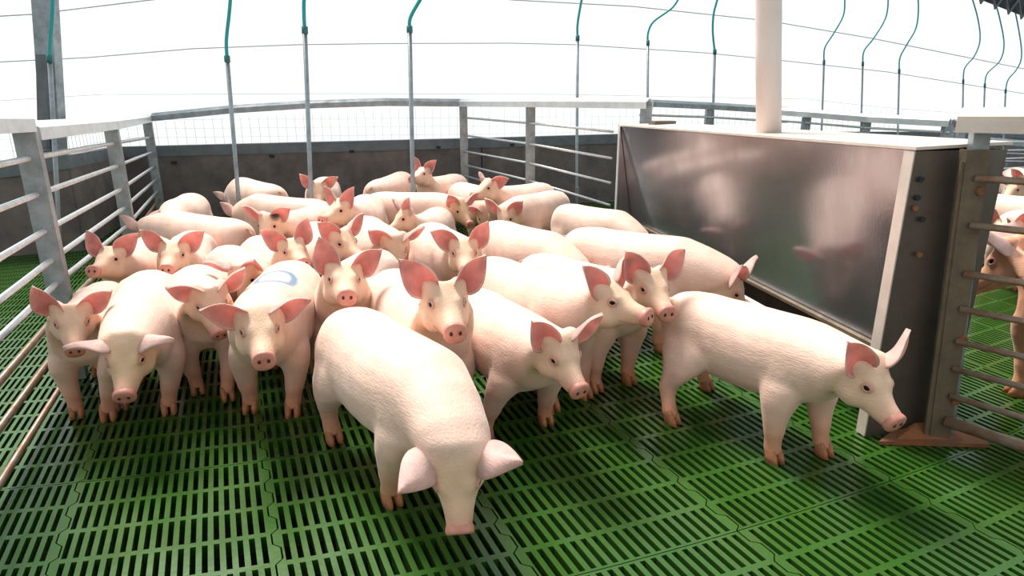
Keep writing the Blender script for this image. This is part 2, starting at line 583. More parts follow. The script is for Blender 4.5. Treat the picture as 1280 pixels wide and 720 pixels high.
# left fence: corner C, post B, post A, then towards the camera
A = (-1.155, 1.555); B = (-1.53, 2.51); Cc = (-2.10, 3.80)
hA = [.577, .49, .40, .325, .263, .193, .119, .034]
hB = [.546, .460, .370, .297, .225, .165, .10, .034]
hC = [.49, .405, .322, .246, .180, .13, .08, .034]
zC = h_at(146, 3.80)
hN = [.60, .515, .42, .342, .272, .195, .119, .034]
N_ = (-.785, .63)
lf = fence('pen_fence', 'galvanised rod fence along the left side of the pen',
      [(Cc[0], Cc[1], zC - .02, hC, True), (B[0], B[1], .615, hB, True), (A[0], A[1], .65, hA, True), (N_[0], N_[1], .69, hN, True)],
      8, .0072, [([(Cc[0], Cc[1], zC), (B[0], B[1], .628), (A[0] - .012, A[1] + .03, .647)], M['galv_white']), ([(A[0] - .005, A[1] + .01, .668), (N_[0], N_[1], .70)], M['galv_white'])], M['rod'], M['galv'], .047, prz=radians(20), lowmat=M['rodrust'])
# rail over the back wall
zD = h_at(127, 4.10)
Dd = (-.30, 4.10)
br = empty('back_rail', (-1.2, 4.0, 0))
tag(br, 'steel rail, coloured a shaded blue-grey, across the back of the pen above the dark wall', 'rail')
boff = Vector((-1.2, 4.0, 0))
MB().sweep(CAP, [Vector((Cc[0] + .02, Cc[1] + .03, zC + .004)) - boff, at(290, 135, 3.87) - boff, at(385, 129, 3.94) - boff, at(480, 126, 4.0) - boff, Vector((Dd[0], Dd[1] + .03, zD)) - boff]).build('rail', M['galv'], br)  # shaded cap face put into the blue-grey colour; lit left caps get white zinc

# partition on the right, up to the feeder
G = (.56, 2.93)
t_ = .5
Fp = (.10, 3.50)
hD = hs_from((147, 169, 189, 206), 4.10) + [.235, .165, .095, .034]
hF = hs_from((154, 180, 204, 226), 3.50) + [.205, .150, .09, .034]
hG = hs_from((165, 199, 230, 258), 2.93) + [.175, .125, .08, .034]
G2 = (.455, 2.97)
pf = fence('pen_fence', 'galvanised rod partition from the back corner to the steel feeder',
      [(Dd[0], Dd[1], zD - .02, hD, True), (Fp[0], Fp[1], h_at(131, 3.5), hF, True), (G2[0], G2[1], .62, hG, False)],
      8, .0062, [([(Dd[0] - .02, Dd[1] + .03, h_at(127, 4.1)), (Fp[0], Fp[1], h_at(126.5, 3.5)), (at(812, 127, 2.9))], M['galv_white'])], M['rod'], M['galv'], .048, prz=radians(8))
gp = at(808, 132, 2.92)
channel_post('post', Vector((gp.x, gp.y, 0)) - pf.location, Vector((gp.x, gp.y, gp.z)) - pf.location, .05, radians(-15), M['galv'], pf)

# ---------------------------------------------------------------- stainless feeder hopper
F0, F1 = Vector((.78, 1.26, 0)), Vector((.47, 2.90, 0))
fa = (F1 - F0).normalized(); fn = Vector((fa.y, -fa.x, 0)); FL = (F1 - F0).length


def fw(t, n, z):
    return fa * t + fn * n + Vector((0, 0, z))


def zt(t): return .618 + (.592 - .618) * t / FL


feeder = empty('feed_hopper', F0)
tag(feeder, 'large stainless steel feed hopper with a sloping front panel beside the pigs', 'feeder')


def slab(name, pts4, nrm, th, m, sub=None, parent=None):
    nrm = Vector(nrm).normalized() * th
    return MB().hexa([Vector(p) for p in pts4] + [Vector(p) + nrm for p in pts4]).build(name, m, parent or feeder)


slab('front_panel', [fw(.012, .006, zt(0)), fw(FL - .012, .006, zt(FL)), fw(FL - .012, .080, .165), fw(.012, .080, .165)], fn + Vector((0, 0, .15)), .004, M['steel'])
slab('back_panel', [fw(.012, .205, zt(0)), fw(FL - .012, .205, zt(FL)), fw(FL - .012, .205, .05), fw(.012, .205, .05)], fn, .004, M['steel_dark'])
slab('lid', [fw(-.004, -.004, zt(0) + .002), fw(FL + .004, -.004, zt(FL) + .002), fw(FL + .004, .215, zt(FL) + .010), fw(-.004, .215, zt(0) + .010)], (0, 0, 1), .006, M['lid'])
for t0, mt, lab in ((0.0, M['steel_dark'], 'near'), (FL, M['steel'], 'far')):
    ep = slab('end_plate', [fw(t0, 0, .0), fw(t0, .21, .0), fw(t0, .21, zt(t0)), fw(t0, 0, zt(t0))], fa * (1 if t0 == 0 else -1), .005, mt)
    d = .026 if t0 == 0 else -.020
    MB().hexa([fw(t0, -.003, .0), fw(t0 + d, -.003, .0), fw(t0 + d, .001, .0), fw(t0, .001, .0),
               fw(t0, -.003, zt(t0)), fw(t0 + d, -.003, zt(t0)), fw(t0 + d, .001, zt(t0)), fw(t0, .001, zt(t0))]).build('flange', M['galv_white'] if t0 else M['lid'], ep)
for px, py in ((1150, 224), (1146, 247), (1152, 274), (1148, 318), (1143, 260)):
    p = at(px, py, 1.262) - F0
    MB().tube([p, p + Vector((0, -.006, 0))], .0055, 8).build('bolt', M['rust'] if py in (260, 318) else M['roof'], feeder)
# trough
tr = MB()
prof = [(.030, .122), (.035, .126), (.042, .122), (.075, .050), (.095, .030), (.195, .030), (.200, .12), (.204, .12), (.204, .022), (.088, .022), (.066, .046)]
n_ = len(prof)
vs = [fw(.008, a, z) for a, z in prof] + [fw(FL - .008, a, z) for a, z in prof]
tr.add(vs, [(k, (k + 1) % n_, n_ + (k + 1) % n_, n_ + k) for k in range(n_)])
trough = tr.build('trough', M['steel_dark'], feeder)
MB().tube([fw(.01, .034, .130), fw(FL - .01, .034, .130)], .013, 8).build('trough_rim', M['rim'], trough)
MB().tube([fw(.012, .076, .170), fw(FL - .012, .076, .170)], .008, 6).build('panel_lip', M['post_old'], trough)
p = at(828, 152, 2.75) - F0
MB().box((p.x, p.y, .612), .10, .05, .018, .3).build('bracket', M['post_old'], feeder)

# post and foot plate at the near end of the feeder
fp = empty('feeder_post', (.90, 1.235, 0))
tag(fp, 'brown weathered steel post with a rusty foot plate, at the near end of the feeder', 'post')
fo = Vector((.90, 1.235, 0))
b0, b1 = on_floor(1166, 548), at(1205, 190, 1.25)
channel_post('column', Vector((b0.x + .004, 1.235, .0)) - fo, Vector((b0.x - .040, 1.235, .622)) - fo, .042, radians(-6), M['post_old'], fp)
channel_post('column_edge', Vector((b0.x - .022, 1.240, .0)) - fo, Vector((b0.x - .060, 1.240, .60)) - fo, .010, radians(-6), M['post_old'], fp)
q = [on_floor(1098, 556), on_floor(1236, 560), on_floor(1215, 536), on_floor(1128, 532)]
MB().hexa([v - fo + Vector((0, 0, .0005)) for v in q] + [v - fo + Vector((0, 0, .009)) for v in q]).build('foot_plate', M['rust'], fp)
q2 = [on_floor(1120, 549, .009), on_floor(1205, 549, .009), on_floor(1205, 543, .009), on_floor(1120, 543, .009)]
tp = on_floor(1150, 545, .0) + Vector((0, 0, .03))
MB().hexa([v - fo for v in q2] + [tp - fo + Vector((-.012, 0, 0)), tp - fo + Vector((.03, 0, 0)), tp - fo + Vector((.03, .006, 0)), tp - fo + Vector((-.012, .006, 0))]).build('gusset', M['rust'], fp)

# gate to the right of the feeder
g0 = Vector((.950, 1.245, 0))
LEAN = -.060 / .668
gdir = Vector((.62, -.78, 0)).normalized()
gate = empty('pen_gate', g0)
tag(gate, 'rod gate with worn brown bars, hinged beside the feeder at the right edge', 'gate')
channel_post('gate_post', (0, 0, 0), (-.060, 0, .668), .030, radians(-6), M['galv'], gate)
gh = hs_from((222, 280, 340, 384, 424, 458, 492), 1.245)
for k, h in enumerate(gh):
    MB().tube([Vector((-.012 + LEAN * h, -.012, h)), gdir * .55 + Vector((0, 0, h + .006 - .001 * k))], .0068, 8).build('rod', M['rodrust'], gate, smooth=True)
MB().tube([Vector((-.02, -.012, .052)), gdir * .55 + Vector((0, 0, .050))], .0125, 10).build('bottom_pipe', M['rodrust'], gate, smooth=True)
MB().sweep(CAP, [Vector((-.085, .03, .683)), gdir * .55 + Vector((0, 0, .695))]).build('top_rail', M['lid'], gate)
for z in (.545, .24, .10):
    p = Vector((LEAN * z, -.005, z))
    MB().tube([p, p + Vector((0, -.012, 0))], .009, 8).build('bolt', M['rust'], gate)
fe = gdir * .55
channel_post('gate_post', fe, fe + Vector((0, 0, .67)), .04, radians(-6), M['galv'], gate)

# feed pipe into the hopper
pp = [at(960.5, 171, 1.90), at(960.5, 60, 1.90), at(961, -60, 1.90), at(961, -160, 1.90)]
pp[0].z = .615
pipe = MB().tube(pp, .0345, 20).build('feed_pipe', M['pvc'], smooth=True)
tag(pipe, 'thick pale vertical feed pipe rising from the top of the steel feeder', 'pipe')

# ---------------------------------------------------------------- neighbouring pens at the back right
def far_fence(label, pts, rods, r, railmat, group='fences of the pens behind the feeder'):
    """pts: (px, py top, Y, post?)"""
    base = at(pts[0][0], pts[0][1], pts[0][2]); base.z = 0
    root = empty('pen_fence', base)
    tag(root, label, 'fence', group)
    tops = [at(a, b, Y) for a, b, Y, s_ in pts]
    for p, q in zip(tops, pts):
        if q[3]:
            channel_post('post', Vector((p.x, p.y, 0)) - base, p - base - Vector((0, 0, .02)), .045, radians(8), M['galv'], root)
    for f in rods:
        MB().tube([Vector((p.x, p.y - .01, p.z * f)) - base for p in tops], r, 6).build('rod', M['rod'], root, smooth=True)
    MB().sweep(CAP, [p - base for p in tops]).build('top_rail', railmat, root)
    return root


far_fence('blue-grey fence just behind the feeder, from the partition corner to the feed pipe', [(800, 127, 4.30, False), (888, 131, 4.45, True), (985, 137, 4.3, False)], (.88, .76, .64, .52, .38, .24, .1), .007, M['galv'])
far_fence('white-capped fence behind the feeder, between the feed pipe and the gate', [(968, 137, 4.1, False), (1011, 140, 3.95, True), (1086, 146, 3.75, True), (1188, 151, 3.45, True)], (.90, .79, .68, .55, .42, .28, .12), .006, M['galv_white'])
far_fence('small pale fence section showing between the feeder and the gate', [(1192, 152, 3.9, True), (1206, 153, 4.0, True), (1300, 158, 4.5, True)], (.90, .80, .70, .60, .48, .36, .22, .1), .0055, M['galv_white'])
far_fence('distant rod fence seen through the gate behind the white pigs', [(1212, 172, 4.9, True), (1300, 180, 5.3, True)], (.92, .76, .60, .44, .28, .12), .0055, M['galv'])

# ---------------------------------------------------------------- drinker pipes with teal hoses
def drinker(label, px0, py0, px1, py1, Y, hose, r=.0105, zbot=.10):
    """pipe from the floor side (px1, py1) up to the clamp (px0, py0); hose pixels go on from there"""
    top = at(px0, py0, Y); low = at(px1, py1, Y)
    d = (top - low).normalized()
    bot = low - d * ((low.z - zbot) / d.z)
    root = empty('drinker_pipe', (bot.x, bot.y, 0))
    tag(root, label, 'pipe', 'drinker pipes with hoses')
    o_ = Vector((bot.x, bot.y, 0))
    MB().tube([Vector((bot.x, bot.y, 0)) - o_, bot - o_, top - o_], r, 8).build('pipe', M['galv'], root, smooth=True)
    MB().tube([top - o_ - d * .014, top - o_ + d * .016], r * 1.35, 8).build('clamp', M['hose_dark'], root, smooth=True)
    pts = [top - o_]
    ctrl = [(px0, py0)] + list(hose)
    for k in range(len(ctrl) - 1):
        p0 = ctrl[max(k - 1, 0)]; p1 = ctrl[k]; p2 = ctrl[k + 1]; p3 = ctrl[min(k + 2, len(ctrl) - 1)]
        for q in range(1, 6):
            t = q / 5
            f = lambda i: .5 * (2 * p1[i] + (p2[i] - p0[i]) * t + (2 * p0[i] - 5 * p1[i] + 4 * p2[i] - p3[i]) * t * t + (3 * p1[i] - p0[i] - 3 * p2[i] + p3[i]) * t ** 3)
            pts.append(at(f(0), f(1), Y) - o_)
    MB().tube(pts, r * .80, 8).build('hose', M['hose'], root, smooth=True)
    MB().box(Vector((bot.x, bot.y - .014, .16)) - o_, .022, .03, .05).build('drinker_nipple', M['galv'], root)


drinker('drinker pipe with teal hose in the pen, nearest the left fence', 284, 74, 298, 245, 3.18, [(283, 50), (287, 12), (290, -30)])
drinker('drinker pipe with teal hose at the back of the pen, second from the left fence', 381, 38, 388, 225, 3.01, [(380, 20), (380, 0), (382, -30)])
drinker('drinker pipe with teal hose in front of the pig with its head raised', 512, 37, 515.5, 200, 3.20, [(513, 22), (525, 0), (540, -25)])
drinker('drinker pipe with teal hose just beyond the rod partition', 722, 48, 721, 200, 3.95, [(722, 30), (727, 0), (733, -25)], .0088)
drinker('drinker pipe whose teal hose bends away to the right, above the end of the partition', 810, 54, 809.5, 118, 4.2, [(810, 42), (817, 27), (840, 10), (850, -5), (858, -20)], .0080)
drinker('drinker pipe with a nearly straight teal hose, just left of the thick feed pipe', 893.5, 65, 891, 150, 4.5, [(891, 40), (892, 18), (897, -2), (902, -25)], .0092)
drinker('drinker pipe with S-bent teal hose, first one right of the feed pipe', 1030, 78, 1027, 165, 4.85, [(1031, 60), (1042, 42), (1054, 20), (1056, 0), (1055, -20)], .0070)
drinker('drinker pipe with S-bent teal hose, second one right of the feed pipe', 1078.5, 80, 1076, 170, 4.95, [(1080, 64), (1092, 48), (1106, 25), (1110, 5), (1109, -20)], .0068)
drinker('drinker pipe with S-bent teal hose, third one right of the feed pipe', 1124, 89, 1122, 170, 5.05, [(1125, 72), (1134, 55), (1145, 35), (1148, 10), (1146, -20)], .0068)
drinker('thin S-bent hose pipe near the dark roof corner, leftmost of three there', 1204, 102, 1203, 160, 5.3, [(1206, 85), (1218, 70), (1225, 50), (1222, 22), (1212, -12)], .0062)
drinker('thin S-bent hose pipe near the dark roof corner, middle of three there', 1231, 107, 1229, 160, 5.35, [(1234, 92), (1250, 76), (1255, 55), (1250, 25), (1240, -12)], .0062)
drinker('thin S-bent hose pipe near the dark roof corner, rightmost of three there', 1257, 114, 1255, 160, 5.4, [(1260, 100), (1272, 85), (1277, 68), (1273, 35), (1263, -12)], .0062)
drinker('drinker pipe with straight teal hose beside the tall galvanised column at the far left', 62, 74, 70, 215, 2.72, [(63, 50), (65.5, 15), (66, -30)], .0088)

# galvanised building column at the far left
cb = at(50, 208, 3.08)
colm = empty('steel_column', (cb.x, cb.y, 0))
tag(colm, 'tall galvanised building column behind the left fence', 'column')
o_ = Vector((cb.x, cb.y, 0))
t0 = at(47, -60, 3.08)
channel_post('shaft', Vector((cb.x, cb.y, .0)) - o_, t0 - o_, .088, 0, M['galv'], colm)
sp0, sp1 = at(53, 205, 3.045), at(50, 68, 3.045)
channel_post('splice_plate', sp0 - o_, sp1 - o_, .040, 0, M['sill'], colm)

# dark roof edge high at the far right, with its lattice
roof = empty('ceiling', (4.2, 5.0, 0))
tag(roof, 'dark roof edge with lattice, high at the far right', None, None, 'structure')
o_ = Vector((4.2, 5.0, 0))
ra, rb = at(1195, -12, 4.6), at(1330, 40, 5.6)
rb = ra + (rb - ra) * 2.6
ra2, rb2 = ra + Vector((.1, -.1, .5)), rb + Vector((.1, -.1, .9))
back = Vector((1.6, 1.2, .35))
MB().hexa([ra - o_, rb - o_, rb + back - o_, ra + back - o_, ra2 - o_, rb2 - o_, rb2 + back - o_, ra2 + back - o_]).build('roof_edge', M['roof'], roof)
for k in range(22):
    f0, f1 = k / 22, (k + .5) / 22
    a = ra.lerp(rb, f0) + Vector((0, -.03, .08)); b = ra.lerp(rb, f1) + Vector((0, -.03, -.03)); c = ra.lerp(rb, (k + 1) / 22) + Vector((0, -.03, .08))
    MB().tube([a - o_, b - o_, c - o_], .008, 5).build('lattice_bar', M['sill'], roof)

# unseen wall added behind the camera to cut low front light and bounce some
wf = MB().box((0, -2.4, 1.1), 12, .12, 2.2).build('wall_unseen_front', M['bounce_wall'])
tag(wf, 'unseen pale wall added behind the camera to block and bounce light', None, None, 'structure')

# ---------------------------------------------------------------- piglets
def spine_pt(P, u):
    k = P['bend'] / .30
    if abs(k) < 1e-6: lx, ly = u, 0.0
    else: lx, ly = sin(k * u) / k, (1 - cos(k * u)) / k
    return Vector((lx, ly, 0)), k * u


def dirv(yaw, pit): return Vector((cos(yaw) * cos(pit), sin(yaw) * cos(pit), sin(pit)))


TRUNK = [  # u, centre z, half width, half height
    (-.243, .226, .022, .026), (-.234, .221, .047, .052), (-.212, .216, .066, .073), (-.180, .211, .078, .086), (-.140, .208, .083, .093),
    (-.090, .206, .084, .0945), (-.040, .206, .086, .0965), (.010, .208, .087, .0965), (.060, .212, .085, .0955), (.105, .218, .081, .0930), (.140, .225, .076, .0870)]
HEAD = [  # distance along face, offset up, half width, half height
    (.000, -.006, .054, .060), (.018, -.008, .050, .056), (.037, -.011, .0430, .0475), (.056, -.015, .0360, .0390), (.074, -.0170, .0305, .0325),
    (.092, -.0170, .0262, .0275), (.108, -.0155, .0240, .0245), (.121, -.0140, .0232, .0230)]
HS = .87
LEG_F = [(.215, .110, .036, .050, .034), (.175, .122, .047, .048, .036), (.140, .124, .055, .038, .031), (.110, .122, .057, .028, .0245), (.085, .121, .056, .0225, .0215),
         (.068, .122, .055, .0205, .0205), (.048, .121, .054, .0165, .0165), (.030, .121, .053, .0172, .0178), (.014, .124, .053, .0150, .0165)]
LEG_H = [(.235, -.135, .032, .066, .036), (.195, -.140, .046, .070, .040), (.160, -.142, .056, .060, .038), (.130, -.148, .060, .044, .033), (.105, -.163, .060, .031, .0255),
         (.082, -.181, .058, .0225, .0205), (.062, -.180, .056, .0178, .0172), (.040, -.172, .055, .0165, .0168), (.026, -.168, .054, .0175, .0180), (.014, -.164, .054, .0150, .0165)]


def loft(rings, cap0=True, cap1=True):
    n = len(rings[0])
    vs = [p for r in rings for p in r]
    fs = []
    for i in range(len(rings) - 1):
        for k in range(n):
            k2 = (k + 1) % n
            fs.append((i * n + k, i * n + k2, (i + 1) * n + k2, (i + 1) * n + k))
    if cap0: fs.append(tuple(reversed(range(n))))
    if cap1: fs.append(tuple((len(rings) - 1) * n + k for k in range(n)))
    return vs, fs


def ell(c, a, b, n=20, p=2.25):
    out = []
    for k in range(n):
        t = 2 * pi * k / n
        ct, st = cos(t), sin(t)
        out.append(c + a * math.copysign(abs(ct) ** (2 / p), ct) + b * math.copysign(abs(st) ** (2 / p), st))
    return out


def ball(c, ax, ay, az, n=12, m=8):
    rings = []
    for i in range(1, m):
        ph = pi * i / m
        rings.append([c + az * -cos(ph) + (ax * cos(2 * pi * k / n) + ay * sin(2 * pi * k / n)) * sin(ph) for k in range(n)])
    return loft(rings)


def head_frame(P):
    nb0, h = spine_pt(P, .15)
    nb = nb0 + Vector((0, 0, .228))
    hb = nb + dirv(h + .45 * P['ny'], P['np']) * .112
    f = dirv(h + P['ny'], -P['hp'])
    l = Vector((-sin(h + P['ny']), cos(h + P['ny']), 0)); u = f.cross(l)
    r = P['roll']
    l2 = l * cos(r) + u * sin(r); u2 = f.cross(l2)
    return nb, hb, f, l2, u2, h


def skin_mesh(P, feet):
    nb, hb, Fv, Lv, Uv, hN = head_frame(P)
    shapes = []
    rings = []
    for u, z, hw, hh in TRUNK:
        c, h = spine_pt(P, u)
        c = c + Vector((0, 0, z))
        side = Vector((-sin(h), cos(h), 0))
        fat = P['fat']
        rings.append(ell(c, side * hw * fat, Vector((0, 0, hh * (.5 + .5 * fat)))))
    # neck
    s0, u0, c0 = Vector((-sin(hN), cos(hN), 0)), Vector((0, 0, 1)), nb
    for q in (.28, .55, .80):
        w = q * q * (3 - 2 * q)
        t0 = Vector((cos(hN), sin(hN), 0)); d = (hb - nb)
        c = nb + t0 * (.115 * .35 * q * (1 - q) * 2) + d * q + Vector((0, 0, -.006 * sin(pi * q)))
        side = (s0 * (1 - w) + Lv * w).normalized()
        up = (u0 * (1 - w) + Uv * w).normalized()
        rings.append(ell(c, side * (.073 * (1 - q) + .052 * q), up * (.083 * (1 - q) + .057 * q)))
    Fv, Lv, Uv = Fv * HS, Lv * HS, Uv * HS
    for t, off, hw, hh in HEAD:
        rings.append(ell(hb + Fv * t + Uv * off, Lv * hw, Uv * hh, p=2.2))
    shapes.append(loft(rings))
    # jowls, brows and chin
    for sg in (-1, 1):
        shapes.append(ball(hb + Fv * .022 + Lv * sg * .026 - Uv * .032, Fv * .042, Lv * .028, Uv * .034))
        shapes.append(ball(hb + Fv * .038 + Lv * sg * .021 + Uv * .016, Fv * .026, Lv * .0165, Uv * .016))
        shapes.append(ball(hb + Fv * -.004 + Lv * sg * .032 + Uv * .030, Fv * .022, Lv * .020, Uv * .020))
    shapes.append(ball(hb + Fv * .082 - Uv * .033, Fv * .032, Lv * .0175, Uv * .014))
    # ham and shoulder bulges give the flank its hollows
    for sg in (-1, 1):
        for uu, zz, a_, b_, c_ in ((-.155, .205, .075, .040, .078), (.115, .205, .058, .036, .078)):
            c, h = spine_pt(P, uu)
            fx, sd = Vector((cos(h), sin(h), 0)), Vector((-sin(h), cos(h), 0))
            shapes.append(ball(c + sd * sg * .046 + Vector((0, 0, zz)), fx * a_, sd * b_, Vector((0, 0, c_))))
    hoof_at = []
    for key, tab, sg in (('fl', LEG_F, 1), ('fr', LEG_F, -1), ('hl', LEG_H, 1), ('hr', LEG_H, -1)):
        ox, oy = feet[key]
        rr = []
        top = tab[0][0]
        for z, u, sd_, rx, ry in tab:
            c, h = spine_pt(P, u)
            fx, sd = Vector((cos(h), sin(h), 0)), Vector((-sin(h), cos(h), 0))
            w = min(1.0, max(0.0, (top - .03 - z) / (top - .05))) ** 1.15
            c = c + sd * sg * sd_ + Vector((ox * w, oy * w, z))
            rr.append(ell(c, fx * rx * 1.10, sd * ry * 1.10, n=14, p=2.1))
        rr.reverse()
        shapes.append(loft(rr))
        c, h = spine_pt(P, tab[-1][1])
        sd = Vector((-sin(h), cos(h), 0))
        hoof_at.append((key, c + sd * sg * tab[-1][2] + Vector((ox, oy, 0)), h))
    me = bpy.data.meshes.new('body')
    vs, fs = [], []
    for v, f in shapes:
        b = len(vs); vs += [tuple(p) for p in v]; fs += [tuple(b + i for i in q) for q in f]
    me.from_pydata(vs, [], fs)
    bm = bmesh.new(); bm.from_mesh(me); bmesh.ops.recalc_face_normals(bm, faces=bm.faces); bm.to_mesh(me); bm.free()
    return me, hoof_at, (nb, hb, Fv / HS, Lv / HS, Uv / HS)


EAR_DEEP, EAR_PALE = np.array([.62, .16, .15]), np.array([.88, .46, .42])
EARW = ([0, .12, .28, .45, .62, .78, .92, 1.0], [.60, .86, 1.0, .97, .80, .54, .25, .05])


def ear_mesh(root, Fv, Lv, Uv, sg, el, sw, roll, droop, LEN=.084, WID=.0315):
    el, sw, roll = radians(el), radians(sw), radians(roll)
    out = Lv * sg
    a = (out * cos(sw) - Fv * sin(sw)) * cos(el) + Uv * sin(el)
    a.normalize()
    n = (Fv - a * Fv.dot(a)).normalized()
    w = a.cross(n)
    if w.dot(Uv) < 0: w = -w       # w: upper edge
    n2 = n * cos(roll) - w * sin(roll)
    w2 = w * cos(roll) + n * sin(roll)
    NU, NV = 11, 9
    front, backs = [], []
    pos = root - a * .012; d = a.copy(); nn = n2.copy(); step = LEN / (NU - 1)
    for i in range(NU):
        u = i / (NU - 1)
        hw = WID * float(np.interp(u, *EARW))
        lean = .20 * WID * (u ** 1.5)
        for j in range(NV):
            v = (-1, -.90, -.62, -.3, 0, .3, .62, .90, 1)[j]
            cup = (.80 * (1 - u) + .20) * hw * v * v + .004 * sin(u * 5 + v * 2)
            p = pos + w2 * (v * hw + lean) + nn * cup
            front.append(p); backs.append(p - nn * (.0055 * (1 - u) + .0022) * (1 - .55 * abs(v)))
        ang = droop / (NU - 1) * (.4 + 1.2 * u)
        d, nn = (d * cos(ang) + nn * sin(ang)).normalized(), (nn * cos(ang) - d * sin(ang)).normalized()
        pos = pos + d * step
    mb = MB()
    idx = lambda i, j: i * NV + j
    fr = [(idx(i, j), idx(i + 1, j), idx(i + 1, j + 1), idx(i, j + 1)) for i in range(NU - 1) for j in range(NV - 1)]
    off = NU * NV
    bk = [tuple(off + q for q in reversed(f)) for f in fr]
    rim = []
    border = [(i, 0) for i in range(NU)] + [(NU - 1, j) for j in range(1, NV)] + [(i, NV - 1) for i in range(NU - 2, -1, -1)] + [(0, j) for j in range(NV - 2, 0, -1)]
    for k in range(len(border)):
        p, q = idx(*border[k]), idx(*border[(k + 1) % len(border)])
        rim.append((p, q, off + q, off + p))
    mb.v = [tuple(p) for p in front + backs]
    # rim band of the front is pale like the outside
    mi = []
    for i in range(NU - 1):
        for j in range(NV - 1):
            mi.append(1 if j in (0, NV - 2) or i == NU - 2 else 0)
    mb.f = fr + bk + rim
    mb.mi = mi + [1] * (len(bk) + len(rim))
    # inner skin: deep red at the root and centre, paler towards tip and edge
    cols = []
    for i in range(NU):
        u = i / (NU - 1)
        for j in range(NV):
            v = (-1, -.90, -.62, -.3, 0, .3, .62, .90, 1)[j]
            w = min(1, max(0, .15 + .75 * u + .35 * v * v))
            cols.append(tuple(EAR_DEEP * (1 - w) + EAR_PALE * w) + (1,))
    mb.cols = cols + cols
    return mb


def hoof_mesh(c, h, sc=1.0):
    mb = MB()
    fx, sd = Vector((cos(h), sin(h), 0)), Vector((-sin(h), cos(h), 0))
    for sg in (-1, 1):
        m = c + sd * sg * .0088
        rings = []
        for z, x0, x1, w in ((0.0, -.010, .027, .0078), (.012, -.012, .023, .0082), (.026, -.0125, .015, .0080), (.036, -.010, .008, .0060)):
            ring = []
            for k in range(8):
                t = 2 * pi * k / 8
                ring.append(m + fx * ((x0 + x1) / 2 + (x1 - x0) / 2 * cos(t)) + sd * (sg * .001 + w * sin(t)) + Vector((0, 0, z)))
            rings.append(ring)
        mb.add(*loft(rings))
    return mb


PIG_LOG = []


def lin(r, g, b):
    f = lambda c: ((c / 255 + .055) / 1.055) ** 2.4 if c > 10 else c / 255 / 12.92
    return np.array([f(r), f(g), f(b)])


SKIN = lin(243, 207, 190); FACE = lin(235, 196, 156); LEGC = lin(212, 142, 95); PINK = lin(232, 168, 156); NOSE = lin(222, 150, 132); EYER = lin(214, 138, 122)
WARM_LIT = lin(228, 158, 120); BLUE = lin(84, 132, 165); BLACK = lin(40, 44, 52)  # first tone puts warm light on the right-pen piglets into their skin
prebuilt = []


def plan_pig(key, par, label, feetpx=None, ears=None, near=False, marks=(), fat=1.0, seed=0, face=1.0, tan=0.0, group='piglets crowded in the pen'):
    rnd = random.Random(seed * 77 + 5)
    x, y, th, s, bend, ny, np_, hp, roll = par
    P = dict(bend=bend, ny=ny, np=np_, hp=hp, roll=roll, fat=fat)
    feet = {}
    for k, u, sg in (('fl', .124, 1), ('fr', .124, -1), ('hl', -.164, 1), ('hr', -.164, -1)):
        feet[k] = (rnd.uniform(-.022, .022), rnd.uniform(-.006, .006))
        if feetpx and k in feetpx:
            wv = on_floor(*feetpx[k])
            dx, dy = (wv.x - x) / s, (wv.y - y) / s
            lx, ly = dx * cos(th) + dy * sin(th), -dx * sin(th) + dy * cos(th)
            c, h = spine_pt(P, u)
            c = c + Vector((-sin(h), cos(h), 0)) * sg * .053
            ox, oy = lx - c.x - .012 * cos(h), ly - c.y - .012 * sin(h)
            m = hypot(ox, oy); lim = .075
            if m > lim: ox, oy = ox * lim / m, oy * lim / m
            feet[k] = (ox, oy)
    me, hoof_at, hf = skin_mesh(P, feet)
    tmp = bpy.data.objects.new('tmp_body', me); col.objects.link(tmp)
    rm = tmp.modifiers.new('r', 'REMESH'); rm.mode = 'VOXEL'; rm.voxel_size = .0062 if near else .0095; rm.adaptivity = 0
    sm = tmp.modifiers.new('s', 'SMOOTH'); sm.factor = .5; sm.iterations = 9 if near else 5
    prebuilt.append(dict(key=key, par=par, P=P, label=label, tmp=tmp, hoof=hoof_at, hf=hf, ears=ears, near=near, marks=marks, rnd=rnd, face=face, tan=tan, group=group, feet=feet))


def finish_pigs():
    bpy.context.view_layer.update()
    dg = bpy.context.evaluated_depsgraph_get()
    for D in prebuilt:
        ev = D['tmp'].evaluated_get(dg)
        me = bpy.data.meshes.new_from_object(ev)
        me.name = 'body'
        D['mesh'] = me
    for D in prebuilt:
        t = D['tmp']; m0 = t.data
        bpy.data.objects.remove(t); bpy.data.meshes.remove(m0)
    for D in prebuilt:
        build_pig(D)


